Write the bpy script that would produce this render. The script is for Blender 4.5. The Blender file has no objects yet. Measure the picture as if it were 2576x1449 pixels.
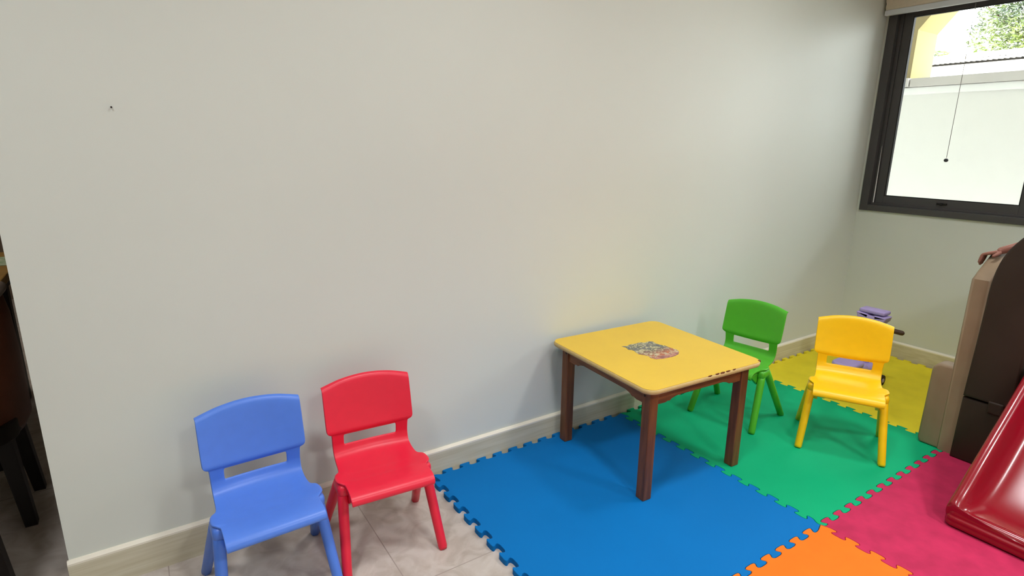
import bpy, bmesh, math, random
from mathutils import Vector, Matrix
C = bpy.context.scene.collection
S = bpy.context.scene
PI = math.pi
random.seed(7)

# ------------------------------------------------------------------ camera
cam_d = bpy.data.cameras.new('camera'); cam = bpy.data.objects.new('camera', cam_d); C.objects.link(cam)
Rv = Vector((0.83590702, -0.54877078, 0.0104926)); Uv = Vector((0.12638247, 0.2110429, 0.96927208)); Fv = Vector((0.53412258, 0.80889525, -0.24576725))
M = Matrix(((Rv.x, Uv.x, -Fv.x), (Rv.y, Uv.y, -Fv.y), (Rv.z, Uv.z, -Fv.z))).to_4x4()
M.translation = Vector((-0.88060521, -1.87184537, 1.29625102))
cam.matrix_world = M
cam_d.sensor_fit = 'HORIZONTAL'; cam_d.sensor_width = 36.0; cam_d.lens = 1443.8553 / 2576 * 36.0
cam_d.clip_start = 0.02; cam_d.clip_end = 200
S.camera = cam
S.view_settings.view_transform = 'Standard'; S.view_settings.look = 'None'
S.view_settings.gamma = 1.0; S.view_settings.use_curve_mapping = False
S.view_settings.exposure = 0.0

# ------------------------------------------------------------------ sky, sun, lamps
w = bpy.data.worlds.new('sky'); S.world = w; w.use_nodes = True
wn = w.node_tree.nodes; wl = w.node_tree.links; wn.clear()
wo = wn.new('ShaderNodeOutputWorld'); bg = wn.new('ShaderNodeBackground')
sky = wn.new('ShaderNodeTexSky'); sky.sky_type = 'HOSEK_WILKIE'; sky.turbidity = 6; sky.sun_direction = (-0.5, -0.3, 0.8)
mx = wn.new('ShaderNodeMixRGB'); mx.inputs[0].default_value = 0.75; mx.inputs[2].default_value = (0.93, 0.97, 1.0, 1)
wl.new(sky.outputs[0], mx.inputs[1]); wl.new(mx.outputs[0], bg.inputs[0]); bg.inputs[1].default_value = 20.0
wl.new(bg.outputs[0], wo.inputs[0])
sd = bpy.data.lights.new('sun', 'SUN'); sd.energy = 7.0; sd.angle = 0.02; sd.color = (1, .96, .88)
so = bpy.data.objects.new('sun', sd); C.objects.link(so)
so.rotation_euler = Vector((0.55, 0.15, -0.82)).to_track_quat('-Z', 'Y').to_euler()
# daylight portal in the window opening (guides sampling only)
pd = bpy.data.lights.new('window_portal', 'AREA'); pd.shape = 'RECTANGLE'; pd.size = 1.6; pd.size_y = 1.25
pd.cycles.is_portal = True
po = bpy.data.objects.new('window_portal', pd); C.objects.link(po); po.location = (3.16, -0.83, 1.5)
po.rotation_euler = Vector((-1, 0, 0)).to_track_quat('-Z', 'Z').to_euler()
LAMPS = [(0.05, -1.02), (1.5, -1.08), (-1.45, -1.3), (0.05, -3.0), (1.6, -3.0), (2.75, -2.2)]  # the rear pair is added, out of view, to brighten the long wall
LAMP_W = [11, 11, 17, 28, 28, 7]
for (lx, ly), lw in zip(LAMPS, LAMP_W):
    ld = bpy.data.lights.new('downlight_light', 'AREA'); ld.shape = 'DISK'; ld.size = 0.32; ld.energy = lw; ld.color = (0.975, 0.99, 1.0); ld.spread = math.radians(142 if ly > -2 else 126)
    lo = bpy.data.objects.new('downlight_light', ld); C.objects.link(lo); lo.location = (lx, ly, 2.675)

ld = bpy.data.lights.new('side_room_fill', 'AREA'); ld.shape = 'DISK'; ld.size = 0.3; ld.energy = 26; ld.color = (1.0, .93, .82)  # added fill lamp without a fixture, brightens the dark side room
lo = bpy.data.objects.new('side_room_fill', ld); C.objects.link(lo); lo.location = (-2.9, 1.6, 2.675)

# ------------------------------------------------------------------ helpers
def lin(r, g, b):
    f = lambda c: (c / 255 / 12.92) if c / 255 <= 0.04045 else ((c / 255 + 0.055) / 1.055) ** 2.4
    return (f(r), f(g), f(b), 1)

def mat(name, col, rough=0.5, spec=0.5, var=0.0, scale=8.0, bump=0.0, bscale=60.0, metal=0.0, stretch=None, col2=None, coat=0.0, bdist=0.002):
    m = bpy.data.materials.new(name); m.use_nodes = True
    N = m.node_tree.nodes; L = m.node_tree.links
    p = N['Principled BSDF']; p.inputs['Roughness'].default_value = rough; p.inputs['Metallic'].default_value = metal
    p.inputs['Specular IOR Level'].default_value = spec; p.inputs['Coat Weight'].default_value = coat
    p.inputs['Coat Roughness'].default_value = 0.08
    tc = N.new('ShaderNodeTexCoord'); mp = N.new('ShaderNodeMapping'); L.new(tc.outputs['Object'], mp.inputs[0])
    if stretch: mp.inputs['Scale'].default_value = stretch
    nz = N.new('ShaderNodeTexNoise'); nz.inputs['Scale'].default_value = scale; nz.inputs['Detail'].default_value = 6
    L.new(mp.outputs[0], nz.inputs['Vector'])
    rp = N.new('ShaderNodeValToRGB'); rp.color_ramp.elements[0].position = 0.32; rp.color_ramp.elements[1].position = 0.68
    c2 = col2 if col2 else tuple(min(1, c * (1 + var)) for c in col[:3]) + (1,)
    c1 = col if col2 else tuple(c * (1 - var) for c in col[:3]) + (1,)
    rp.color_ramp.elements[0].color = c1; rp.color_ramp.elements[1].color = c2
    L.new(nz.outputs['Fac'], rp.inputs[0]); L.new(rp.outputs[0], p.inputs['Base Color'])
    if bump:
        n2 = N.new('ShaderNodeTexNoise'); n2.inputs['Scale'].default_value = bscale; n2.inputs['Detail'].default_value = 3
        L.new(mp.outputs[0], n2.inputs['Vector'])
        b = N.new('ShaderNodeBump'); b.inputs['Strength'].default_value = bump; b.inputs['Distance'].default_value = bdist
        L.new(n2.outputs['Fac'], b.inputs['Height']); L.new(b.outputs[0], p.inputs['Normal'])
    return m

def obj(name, bm, m, parent=None, smooth=False, kind=None, loc=None):
    me = bpy.data.meshes.new(name); bmesh.ops.recalc_face_normals(bm, faces=bm.faces); bm.to_mesh(me); bm.free()
    me.materials.append(m)
    if smooth:
        for p in me.polygons: p.use_smooth = True
    o = bpy.data.objects.new(name, me); C.objects.link(o)
    if parent is not None: o.parent = parent
    if kind: o['kind'] = kind
    if loc: o.location = loc
    return o

def tag(o, label, cat, group=None):
    o['label'] = label; o['category'] = cat
    if group: o['group'] = group
    return o

def thing(name, label, cat, loc=(0, 0, 0), rz=0.0, group=None):
    o = bpy.data.objects.new(name, None); C.objects.link(o); o.location = loc; o.rotation_euler = (0, 0, rz)
    o.empty_display_size = 0.05
    return tag(o, label, cat, group)

def box(bm, x0, x1, y0, y1, z0, z1, bev=0.0, seg=2):
    vs = [bm.verts.new((x, y, z)) for x in (x0, x1) for y in (y0, y1) for z in (z0, z1)]
    fs = [(0, 1, 3, 2), (4, 6, 7, 5), (0, 4, 5, 1), (2, 3, 7, 6), (0, 2, 6, 4), (1, 5, 7, 3)]
    F = [bm.faces.new([vs[i] for i in f]) for f in fs]
    bmesh.ops.recalc_face_normals(bm, faces=F)
    if bev:
        es = list({e for f in F for e in f.edges})
        bmesh.ops.bevel(bm, geom=es, offset=bev, segments=seg, profile=0.5, affect='EDGES')
    return bm

def bx(*a, **k):
    bm = bmesh.new(); box(bm, *a, **k); return bm

def tube(bm, pts, rad, seg=16, round_end=True, sq=1.0):
    pts = [Vector(p) for p in pts]; rad = list(rad) if hasattr(rad, '__len__') else [rad] * len(pts)
    n = len(pts)
    if round_end:
        def cap(p, d, r):
            return [(p + d * (r * math.sin(a)), r * math.cos(a)) for a in (PI / 2.15, PI / 3, PI / 6)]
        d0 = (pts[0] - pts[1]).normalized(); d1 = (pts[-1] - pts[-2]).normalized()
        a = cap(pts[0], d0, rad[0]); b = cap(pts[-1], d1, rad[-1])[::-1]
        pts = [q for q, _ in a] + pts + [q for q, _ in b]; rad = [r for _, r in a] + rad + [r for _, r in b]
        n = len(pts)
    ref = None; rings = []
    for i, p in enumerate(pts):
        t = (pts[min(i + 1, n - 1)] - pts[max(i - 1, 0)]).normalized()
        if ref is None:
            ref = Vector((0, 0, 1)) if abs(t.z) < 0.9 else Vector((1, 0, 0))
        u = (ref - t * ref.dot(t)).normalized(); v = t.cross(u); ref = u
        rings.append([bm.verts.new(p + (u * math.cos(2 * PI * k / seg) * sq + v * math.sin(2 * PI * k / seg)) * rad[i]) for k in range(seg)])
    for a, b in zip(rings, rings[1:]):
        for k in range(seg):
            bm.faces.new((a[k], a[(k + 1) % seg], b[(k + 1) % seg], b[k]))
    bm.faces.new(rings[0][::-1]); bm.faces.new(rings[-1])
    return bm

def prism(bm, outline, axis, a, b, bev=0.0, seg=2):
    """outline: 2D points in the plane across the axis; swept from a to b"""
    def P(u, v, t):
        return {'x': (t, u, v), 'y': (u, t, v), 'z': (u, v, t)}[axis]
    va = [bm.verts.new(P(u, v, a)) for u, v in outline]; vb = [bm.verts.new(P(u, v, b)) for u, v in outline]
    n = len(outline)
    f1 = bm.faces.new(va); f2 = bm.faces.new(vb[::-1]); F = [f1, f2]
    for i in range(n): F.append(bm.faces.new((va[i], vb[i], vb[(i + 1) % n], va[(i + 1) % n])))
    bmesh.ops.recalc_face_normals(bm, faces=F)
    if bev:
        es = list(set(f1.edges) | set(f2.edges))
        bmesh.ops.bevel(bm, geom=es, offset=bev, segments=seg, profile=0.5, affect='EDGES')
    return bm

def round_rect(x0, x1, y0, y1, r, n=8):
    out = []
    for cx, cy, a0 in ((x1 - r, y1 - r, 0), (x0 + r, y1 - r, 90), (x0 + r, y0 + r, 180), (x1 - r, y0 + r, 270)):
        for k in range(n + 1):
            a = math.radians(a0 + 90 * k / n); out.append((cx + r * math.cos(a), cy + r * math.sin(a)))
    return out

def autosmooth(o, ang=35):
    me = o.data
    for p in me.polygons: p.use_smooth = True
    bm = bmesh.new(); bm.from_mesh(me)
    for e in bm.edges:
        if len(e.link_faces) == 2 and e.calc_face_angle(0) > math.radians(ang): e.smooth = False
    bm.to_mesh(me); bm.free()
    return o

# ------------------------------------------------------------------ materials
M_wall = mat('wall_paint', lin(217, 221, 213), 0.62, 0.3, 0.012, 1.3, 0.12, 220, bdist=0.0006)
M_ceil = mat('ceiling_paint', lin(235, 235, 230), 0.8, 0.2, 0.01)
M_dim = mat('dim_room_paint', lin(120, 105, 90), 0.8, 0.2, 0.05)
M_base = mat('skirting_tile', lin(196, 188, 160), 0.4, 0.4, 0.0, 14, stretch=(0.25, 1, 6), col2=lin(214, 208, 186))
M_basetop = mat('skirting_top', lin(238, 232, 215), 0.4, 0.4, 0.02)
M_frame = mat('window_aluminium', lin(74, 72, 72), 0.45, 0.4, 0.03, metal=0.0)
M_gasket = mat('window_gasket', lin(30, 28, 27), 0.6, 0.3, 0.03)
M_white = mat('white_plastic', lin(240, 240, 238), 0.4, 0.4, 0.01)
M_blue = mat('blue_plastic', lin(82, 128, 224), 0.36, 0.45, 0.02, 30, 0.06, 900, bdist=0.0004)
M_red = mat('red_plastic', lin(228, 34, 62), 0.36, 0.45, 0.02, 30, 0.06, 900, bdist=0.0004)
M_green = mat('green_plastic', lin(78, 176, 40), 0.36, 0.45, 0.02, 30, 0.06, 900, bdist=0.0004)
M_yel = mat('yellow_plastic', lin(252, 200, 10), 0.36, 0.45, 0.02, 30, 0.06, 900, bdist=0.0004)
M_top = mat('yellow_laminate', lin(222, 184, 58), 0.42, 0.4, 0.03, 6, 0.03, 300)
M_edge = mat('table_edge_board', lin(196, 170, 114), 0.6, 0.3, 0.06, 40)
M_wood = mat('stained_wood', lin(92, 54, 28), 0.42, 0.4, 0.0, 9, 0.15, 80, stretch=(6, 6, 0.6), col2=lin(128, 78, 42))
M_woodh = mat('stained_wood_rail', lin(100, 58, 30), 0.42, 0.4, 0.0, 9, 0.15, 80, stretch=(1, 1, 8), col2=lin(134, 82, 44))
M_chip = mat('bare_brown_board', lin(112, 66, 40), 0.7, 0.2)
M_dark = mat('dark_screw', lin(35, 20, 14), 0.5, 0.3)
M_slide = mat('crimson_plastic', lin(140, 6, 28), 0.22, 0.5, 0.04, 5, coat=0.3)
M_brown = mat('brown_playset_plastic', lin(52, 40, 32), 0.55, 0.3, 0.05, 10, 0.15, 400, bdist=0.0006)
M_beige = mat('beige_playset_plastic', lin(134, 112, 88), 0.5, 0.35, 0.0, 7, 0.15, 300, stretch=(1, 1, 0.5), col2=lin(154, 134, 110), bdist=0.0006)
M_lav = mat('lavender_plastic', lin(178, 160, 215), 0.4, 0.4, 0.02)
M_grip = mat('brown_grip', lin(78, 55, 35), 0.5, 0.4)
M_tyre = mat('dark_wheel', lin(48, 38, 48), 0.6, 0.3)
M_skin = mat('skin', lin(146, 96, 82), 0.5, 0.35, 0.06, 30)
M_hair = mat('dark_hair', lin(30, 22, 18), 0.6, 0.3)
M_cloth = mat('grey_cloth', lin(120, 120, 125), 0.9, 0.1, 0.04)
M_leather = mat('brown_leather', lin(92, 42, 20), 0.45, 0.4, 0.12, 12, 0.2, 120)
M_black = mat('black_wood', lin(26, 18, 16), 0.5, 0.3)
M_paleleather = mat('taupe_leather', lin(120, 105, 95), 0.5, 0.4, 0.05)
M_tan = mat('tan_wood_edge', lin(150, 115, 60), 0.5, 0.3, 0.1, 10)
M_menu = mat('green_card', lin(120, 150, 110), 0.6, 0.3, 0.0, 25, col2=lin(190, 196, 170))
M_paint_out = mat('white_render', lin(225, 224, 219), 0.8, 0.2, 0.01)
M_grey_out = mat('grey_coping', lin(196, 192, 188), 0.8, 0.2, 0.02)
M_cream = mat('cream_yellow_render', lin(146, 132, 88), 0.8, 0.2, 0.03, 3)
M_cream2 = mat('pale_cream_render', lin(156, 142, 106), 0.8, 0.2, 0.03, 3)
M_roof = mat('corrugated_sheet', lin(228, 224, 216), 0.6, 0.3, 0.02)
M_ground = mat('terrace_floor', lin(200, 196, 186), 0.8, 0.2, 0.05, 2)
M_bark = mat('bark', lin(90, 72, 54), 0.9, 0.1, 0.2, 10)
M_blind = mat('cream_fabric', lin(214, 204, 184), 0.85, 0.1, 0.03, 60)
M_bar = mat('blind_bar', lin(215, 222, 228), 0.4, 0.4, 0.01)
M_cord = mat('grey_cord', lin(120, 116, 112), 0.6, 0.3)
M_knob = mat('dark_knob', lin(62, 64, 66), 0.5, 0.3)
M_matb = mat('blue_foam', lin(0, 110, 182), 0.7, 0.15, 0.03, 3, 0.25, 500, bdist=0.0005)
M_matg = mat('green_foam', lin(6, 168, 114), 0.7, 0.15, 0.04, 3, 0.25, 500, bdist=0.0005)
M_maty = mat('yellow_foam', lin(234, 216, 50), 0.75, 0.15, 0.04, 12, 0.3, 300, bdist=0.0006)
M_mato = mat('orange_foam', lin(240, 118, 32), 0.75, 0.15, 0.03, 20, 0.3, 300, bdist=0.0006)
M_matm = mat('magenta_foam', lin(186, 44, 84), 0.75, 0.15, 0.12, 16, 0.3, 200, bdist=0.0006)

def floor_mat():
    m = mat('stone_tiles', lin(186, 176, 168), 0.34, 0.4, 0.0, 3.2, col2=lin(212, 204, 196))
    N = m.node_tree.nodes; L = m.node_tree.links; p = N['Principled BSDF']
    tc = N.new('ShaderNodeTexCoord'); br = N.new('ShaderNodeTexBrick'); br.offset = 0
    br.inputs['Scale'].default_value = 1; br.inputs['Mortar Size'].default_value = 0.0018
    br.inputs['Brick Width'].default_value = 0.6; br.inputs['Row Height'].default_value = 0.6; br.inputs['Mortar Smooth'].default_value = 0.1
    mp = N.new('ShaderNodeMapping'); mp.inputs['Location'].default_value = (0.33, -0.1, 0)
    L.new(tc.outputs['Object'], mp.inputs[0]); L.new(mp.outputs[0], br.inputs['Vector'])
    ramp = [n for n in N if n.type == 'VALTORGB'][0]
    # fine veining
    n3 = N.new('ShaderNodeTexNoise'); n3.inputs['Scale'].default_value = 11; n3.inputs['Detail'].default_value = 9; n3.inputs['Distortion'].default_value = 1.6
    L.new(tc.outputs['Object'], n3.inputs['Vector'])
    r3 = N.new('ShaderNodeValToRGB'); r3.color_ramp.elements[0].position = .35; r3.color_ramp.elements[0].color = (.80, .77, .74, 1); r3.color_ramp.elements[1].position = .62; r3.color_ramp.elements[1].color = (1, 1, 1, 1)
    L.new(n3.outputs['Fac'], r3.inputs[0])
    mul = N.new('ShaderNodeMixRGB'); mul.blend_type = 'MULTIPLY'; mul.inputs[0].default_value = 1
    L.new(ramp.outputs[0], mul.inputs[1]); L.new(r3.outputs[0], mul.inputs[2])
    mixg = N.new('ShaderNodeMixRGB'); mixg.inputs[2].default_value = lin(160, 148, 140)
    L.new(br.outputs['Fac'], mixg.inputs[0]); L.new(mul.outputs[0], mixg.inputs[1]); L.new(mixg.outputs[0], p.inputs['Base Color'])
    return m
M_floor = floor_mat()

def glass_mat():
    m = bpy.data.materials.new('window_glass'); m.use_nodes = True
    N = m.node_tree.nodes; L = m.node_tree.links; N.clear()
    o = N.new('ShaderNodeOutputMaterial'); t = N.new('ShaderNodeBsdfTransparent'); g = N.new('ShaderNodeBsdfGlossy')
    t.inputs[0].default_value = (.96, .97, .96, 1); g.inputs['Roughness'].default_value = 0.02
    mixs = N.new('ShaderNodeMixShader'); fr = N.new('ShaderNodeFresnel'); fr.inputs[0].default_value = 1.3
    nz = N.new('ShaderNodeTexNoise'); nz.inputs['Scale'].default_value = 2
    b = N.new('ShaderNodeBump'); b.inputs['Strength'].default_value = 0.01; L.new(nz.outputs[0], b.inputs['Height']); L.new(b.outputs[0], g.inputs['Normal'])
    L.new(fr.outputs[0], mixs.inputs[0]); L.new(t.outputs[0], mixs.inputs[1]); L.new(g.outputs[0], mixs.inputs[2]); L.new(mixs.outputs[0], o.inputs[0])
    return m
M_glass = glass_mat()

def leaf_mat():
    m = bpy.data.materials.new('leaf'); m.use_nodes = True
    N = m.node_tree.nodes; L = m.node_tree.links; p = N['Principled BSDF']
    tc = N.new('ShaderNodeTexCoord'); nz = N.new('ShaderNodeTexNoise'); nz.inputs['Scale'].default_value = 2.2; nz.inputs['Detail'].default_value = 4
    L.new(tc.outputs['Object'], nz.inputs['Vector'])
    rp = N.new('ShaderNodeValToRGB'); rp.color_ramp.elements[0].position = .38; rp.color_ramp.elements[1].position = .62
    rp.color_ramp.elements[0].color = lin(44, 60, 38); rp.color_ramp.elements[1].color = lin(108, 122, 54)
    L.new(nz.outputs['Fac'], rp.inputs[0]); L.new(rp.outputs[0], p.inputs['Base Color']); p.inputs['Roughness'].default_value = .35
    tr = N.new('ShaderNodeBsdfTranslucent'); L.new(rp.outputs[0], tr.inputs[0])
    ad = N.new('ShaderNodeMixShader'); ad.inputs[0].default_value = .15
    out = [n for n in N if n.type == 'OUTPUT_MATERIAL'][0]
    L.new(p.outputs[0], ad.inputs[1]); L.new(tr.outputs[0], ad.inputs[2]); L.new(ad.outputs[0], out.inputs[0])
    return m
M_leaf = leaf_mat()

def print_mat():
    m = bpy.data.materials.new('worn_print'); m.use_nodes = True
    N = m.node_tree.nodes; L = m.node_tree.links; p = N['Principled BSDF']; p.inputs['Roughness'].default_value = .45
    tc = N.new('ShaderNodeTexCoord'); mp = N.new('ShaderNodeMapping'); L.new(tc.outputs['Object'], mp.inputs[0])
    nz = N.new('ShaderNodeTexNoise'); nz.inputs['Scale'].default_value = 42; nz.inputs['Detail'].default_value = 3; nz.inputs['Distortion'].default_value = 1.5
    L.new(mp.outputs[0], nz.inputs['Vector'])
    def ramp(cols):
        r = N.new('ShaderNodeValToRGB'); e = r.color_ramp.elements; r.color_ramp.interpolation = 'EASE'
        e[0].position = .3; e[0].color = cols[0]; e[1].position = .7; e[1].color = cols[-1]
        for k, c in enumerate(cols[1:-1]):
            q = e.new(.3 + .4 * (k + 1) / (len(cols) - 1)); q.color = c
        L.new(nz.outputs['Fac'], r.inputs[0]); return r
    A = ramp([lin(60, 66, 62), lin(110, 108, 122), lin(92, 96, 70), lin(196, 186, 150), lin(120, 118, 96)])
    B = ramp([lin(120, 58, 34), lin(190, 112, 66), lin(150, 80, 60), lin(210, 196, 160), lin(70, 66, 48)])
    D = ramp([lin(120, 62, 66), lin(140, 92, 92), lin(196, 140, 120), lin(130, 84, 80)])
    sx = N.new('ShaderNodeSeparateXYZ'); L.new(mp.outputs[0], sx.inputs[0])
    n2 = N.new('ShaderNodeTexNoise'); n2.inputs['Scale'].default_value = 18; L.new(mp.outputs[0], n2.inputs['Vector'])
    ma = N.new('ShaderNodeMath'); ma.operation = 'MULTIPLY_ADD'; ma.inputs[1].default_value = .06; L.new(n2.outputs['Fac'], ma.inputs[0]); L.new(sx.outputs['Y'], ma.inputs[2])
    def step(lo, hi):
        r = N.new('ShaderNodeMapRange'); r.inputs[1].default_value = lo; r.inputs[2].default_value = hi; L.new(ma.outputs[0], r.inputs[0]); return r
    s1 = step(-0.02, 0.02 + .02); s2 = step(-.05, -.03)
    m1 = N.new('ShaderNodeMixRGB'); L.new(s2.outputs[0], m1.inputs[0]); L.new(D.outputs[0], m1.inputs[1]); L.new(B.outputs[0], m1.inputs[2])
    m2 = N.new('ShaderNodeMixRGB'); L.new(s1.outputs[0], m2.inputs[0]); L.new(m1.outputs[0], m2.inputs[1]); L.new(A.outputs[0], m2.inputs[2])
    L.new(m2.outputs[0], p.inputs['Base Color'])
    return m
M_print = print_mat()

# ------------------------------------------------------------------ the room
XL, XC, ZC = -1.164, 3.0, 2.7
obj('floor', bx(-5.2, 3.14, -4.6, 4.2, -0.06, 0.0), M_floor, kind='structure')
obj('ceiling', bx(-5.2, 3.14, -4.6, 4.2, ZC, ZC + 0.12), M_ceil, kind='structure')
obj('wall_back', bx(XL, XC + .002, 0.0, 0.12, 0.0, ZC), M_wall, kind='structure')
# window wall with its opening
WY0, WY1, WZ0, WZ1 = -1.66, -0.018, 0.905, 2.12
bm = bmesh.new()
box(bm, XC, 3.14, -4.6, WY0, 0, ZC); box(bm, XC, 3.14, WY1, 4.2, 0, ZC)
box(bm, XC, 3.14, WY0, WY1, 0, WZ0); box(bm, XC, 3.14, WY0, WY1, WZ1, ZC)
obj('wall_right', bm, M_wall, kind='structure')
obj('wall_front', bx(-5.2, 3.14, -4.72, -4.6, 0, ZC), M_wall, kind='structure')
obj('wall_left', bx(-5.32, -5.2, -4.72, 0.4, 0, ZC), M_wall, kind='structure')
obj('wall_left_dim_room', bx(-5.32, -5.2, 0.4, 4.2, 0, ZC), M_dim, kind='structure')
obj('wall_far', bx(-5.32, 3.14, 4.2, 4.32, 0, ZC), M_dim, kind='structure')

def baseboard(name, along, a, b, face, sgn):
    h, t = 0.117, 0.012
    prof = [(0, 0), (t, 0), (t, h - 0.014), (0, h - 0.014)]
    top = [(0, h - 0.014), (t, h - 0.014), (t, h - .008), (t * .45, h), (0, h)]
    for k, (pr, mm) in enumerate(((prof, M_base), (top, M_basetop))):
        bm = bmesh.new()
        if along == 'x': prism(bm, [(face + sgn * u, v) for u, v in pr], 'x', a, b)
        else: prism(bm, [(face + sgn * u, v) for u, v in pr], 'y', a, b)
        if k == 0: o = obj(name, bm, mm, kind='structure')
        else: obj('top_edge', bm, mm, o)
baseboard('baseboard_back', 'x', XL - .004, XC, 0.0, -1)
baseboard('baseboard_right', 'y', -4.6, -.012, XC, -1)

WHERE = ['between the red chair and the table', 'above the far side of the table', 'near the left end of the wall', 'added behind the camera on the left to light the wall', 'added behind the camera in the middle to light the wall', 'above the playset']
for (lx, ly), wh in zip(LAMPS, WHERE):
    t = thing('ceiling_downlight', 'round white ceiling downlight ' + wh, 'ceiling light', (lx, ly, ZC), 0, 'round downlights in the ceiling')
    bm = bmesh.new(); ring = [(0.15, -0.0), (0.15, -0.012), (0.125, -0.018), (0.118, -0.006), (0.118, 0)]
    vs = []
    for k in range(32):
        a = 2 * PI * k / 32; vs.append([bm.verts.new((r * math.cos(a), r * math.sin(a), z)) for r, z in ring])
    for k in range(32):
        for j in range(len(ring)):
            bm.faces.new((vs[k][j], vs[(k + 1) % 32][j], vs[(k + 1) % 32][(j + 1) % 5], vs[k][(j + 1) % 5]))
    obj('trim_ring', bm, M_white, t, smooth=False)

# ------------------------------------------------------------------ window
win = bpy.data.objects.new('window_1', None); C.objects.link(win); win.location = (XC, 0, 0); win['kind'] = 'structure'
def wbox(name, boxes, m, parent, bev=0.0015):
    bm = bmesh.new()
    for b in boxes: box(bm, *b, bev=bev)
    return obj(name, bm, m, parent)
def rect_frame(x0, x1, y0, y1, z0, z1, tl, tr, tb, tt):
    """y0<y1; tl is the stile width at y1, tr at y0"""
    return [(x0, x1, y1 - tl, y1, z0, z1), (x0, x1, y0, y0 + tr, z0, z1), (x0, x1, y0 + tr, y1 - tl, z0, z0 + tb), (x0, x1, y0 + tr, y1 - tl, z1 - tt, z1)]
x = 0
wbox('window_frame', rect_frame(-.012, .10, WY0, WY1, WZ0, WZ1, .047, .047, .036, .04), M_frame, win)
wbox('inner_track', rect_frame(.022, .09, WY0 + .047, WY1 - .047, WZ0 + .036, WZ1 - .04, .0205, .0205, .012, .012), M_frame, win)
def sash(x0, y0, y1, z0, z1, tl, tr, tb, tt):
    s = wbox('sash', rect_frame(x0, x0 + .028, y0, y1, z0, z1, tl, tr, tb, tt), M_frame, win)
    wbox('gasket', rect_frame(x0 + .002, x0 + .024, y0 + tr - .001, y1 - tl + .001, z0 + tb - .001, z1 - tt + .001, .006, .006, .006, .006), M_gasket, s, 0)
    obj('pane', bx(x0 + .012, x0 + .016, y0 + tr, y1 - tl, z0 + tb, z1 - tt), M_glass, s)
    return s
s1 = sash(.030, -.850, -.086, .952, 2.068, .046, .050, .046, .040)
s2 = sash(.062, WY0 + .060, -.80, .952, 2.068, .046, .046, .046, .040)
wbox('latch', [(.020, .031, -.475, -.425, .972, .982), (.014, .024, -.456, -.444, .968, .984)], M_gasket, s1)
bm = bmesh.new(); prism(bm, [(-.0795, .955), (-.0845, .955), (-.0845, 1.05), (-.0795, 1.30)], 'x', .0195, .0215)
obj('gap_light_strip', bm, M_white, win)  # white strip standing in for daylight through the gap beside the sash
bm = bmesh.new(); prism(bm, [(-.079, .955), (-.0825, .955), (-.0825, 1.0), (-.079, 1.0)], 'x', .0175, .0195)

# blind rolled up over the window head
bl = thing('window_blind', 'cream fabric blind rolled up above the window, with a white bottom bar', 'blind', (XC - .045, 0, 2.04))
bm = bmesh.new()
prof = [(-.012, .026), (.016, .026), (.018, .16), (-.004, .34), (-.012, .30), (-.024, .22), (-.014, .135), (-.020, .100), (-.026, .075), (-.014, .060), (-.020, .042)]
prism(bm, prof, 'y', -1.70, -.016)
autosmooth(obj('fabric', bm, M_blind, bl), 60)
bm = bmesh.new(); box(bm, -.018, .010, -1.70, -.013, -.003, .026, bev=.004)
obj('bottom_bar', bm, M_bar, bl)
bm = bmesh.new(); tube(bm, [(0, -.455, .0), (0.002, -.4555, -.45), (0, -.456, -.80)], .0014, 8)
cord = obj('pull_cord', bm, M_cord, bl)
bm = bmesh.new(); bmesh.ops.create_uvsphere(bm, u_segments=16, v_segments=10, radius=.011)
for v_ in bm.verts: v_.co = Vector((v_.co.x, v_.co.y - .456, v_.co.z * .9 - .815))
obj('cord_knob', bm, M_knob, cord, smooth=True)

# ------------------------------------------------------------------ outside: terrace, column, parapet
terr = obj('trim_terrace_floor', bx(3.14, 9.0, -6, 6, -.3, -.2), M_ground, kind='structure')
obj('trim_terrace_roof', bx(3.14, 4.53, -6, 6, 2.82, 2.92), M_paint_out, kind='structure')
par = thing('terrace_parapet', 'white rendered parapet wall with grey coping seen through the window', 'wall', (4.2, 0, -.2))
obj('wall_panel', bx(.02, .22, -6, 6, 0, 1.885), M_paint_out, par)
bm = bmesh.new(); box(bm, 0.0, .33, -6, 6, 1.882, 1.934, bev=.003); obj('lower_moulding', bm, M_white, par)
bm = bmesh.new(); box(bm, -.03, .33, -6, .325, 1.936, 1.998, bev=.003)
obj('coping', bm, M_grey_out, par)
col = thing('arched_opening', 'cream yellow arched opening with angled corners standing on the parapet outside', 'arch', (4.2, 0, 1.737))
obj('base_block', bx(-.045, .335, .333, 6, 0.001, .064, bev=.003), M_grey_out, col)
bm = bmesh.new(); prism(bm, [(.343, .065), (6, .065), (6, 1.083), (-6, 1.083), (-6, .81), (.035, .81), (.343, .408)], 'x', 0, .33)
o_ = obj('arch_wall', bm, M_cream2, col)
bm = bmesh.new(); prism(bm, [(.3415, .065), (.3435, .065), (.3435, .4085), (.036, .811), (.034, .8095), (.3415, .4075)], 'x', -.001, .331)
o2_ = obj('arch_reveal', bm, M_cream, col); o2_['label'] = 'deeper yellow inner face of the arch'

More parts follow.
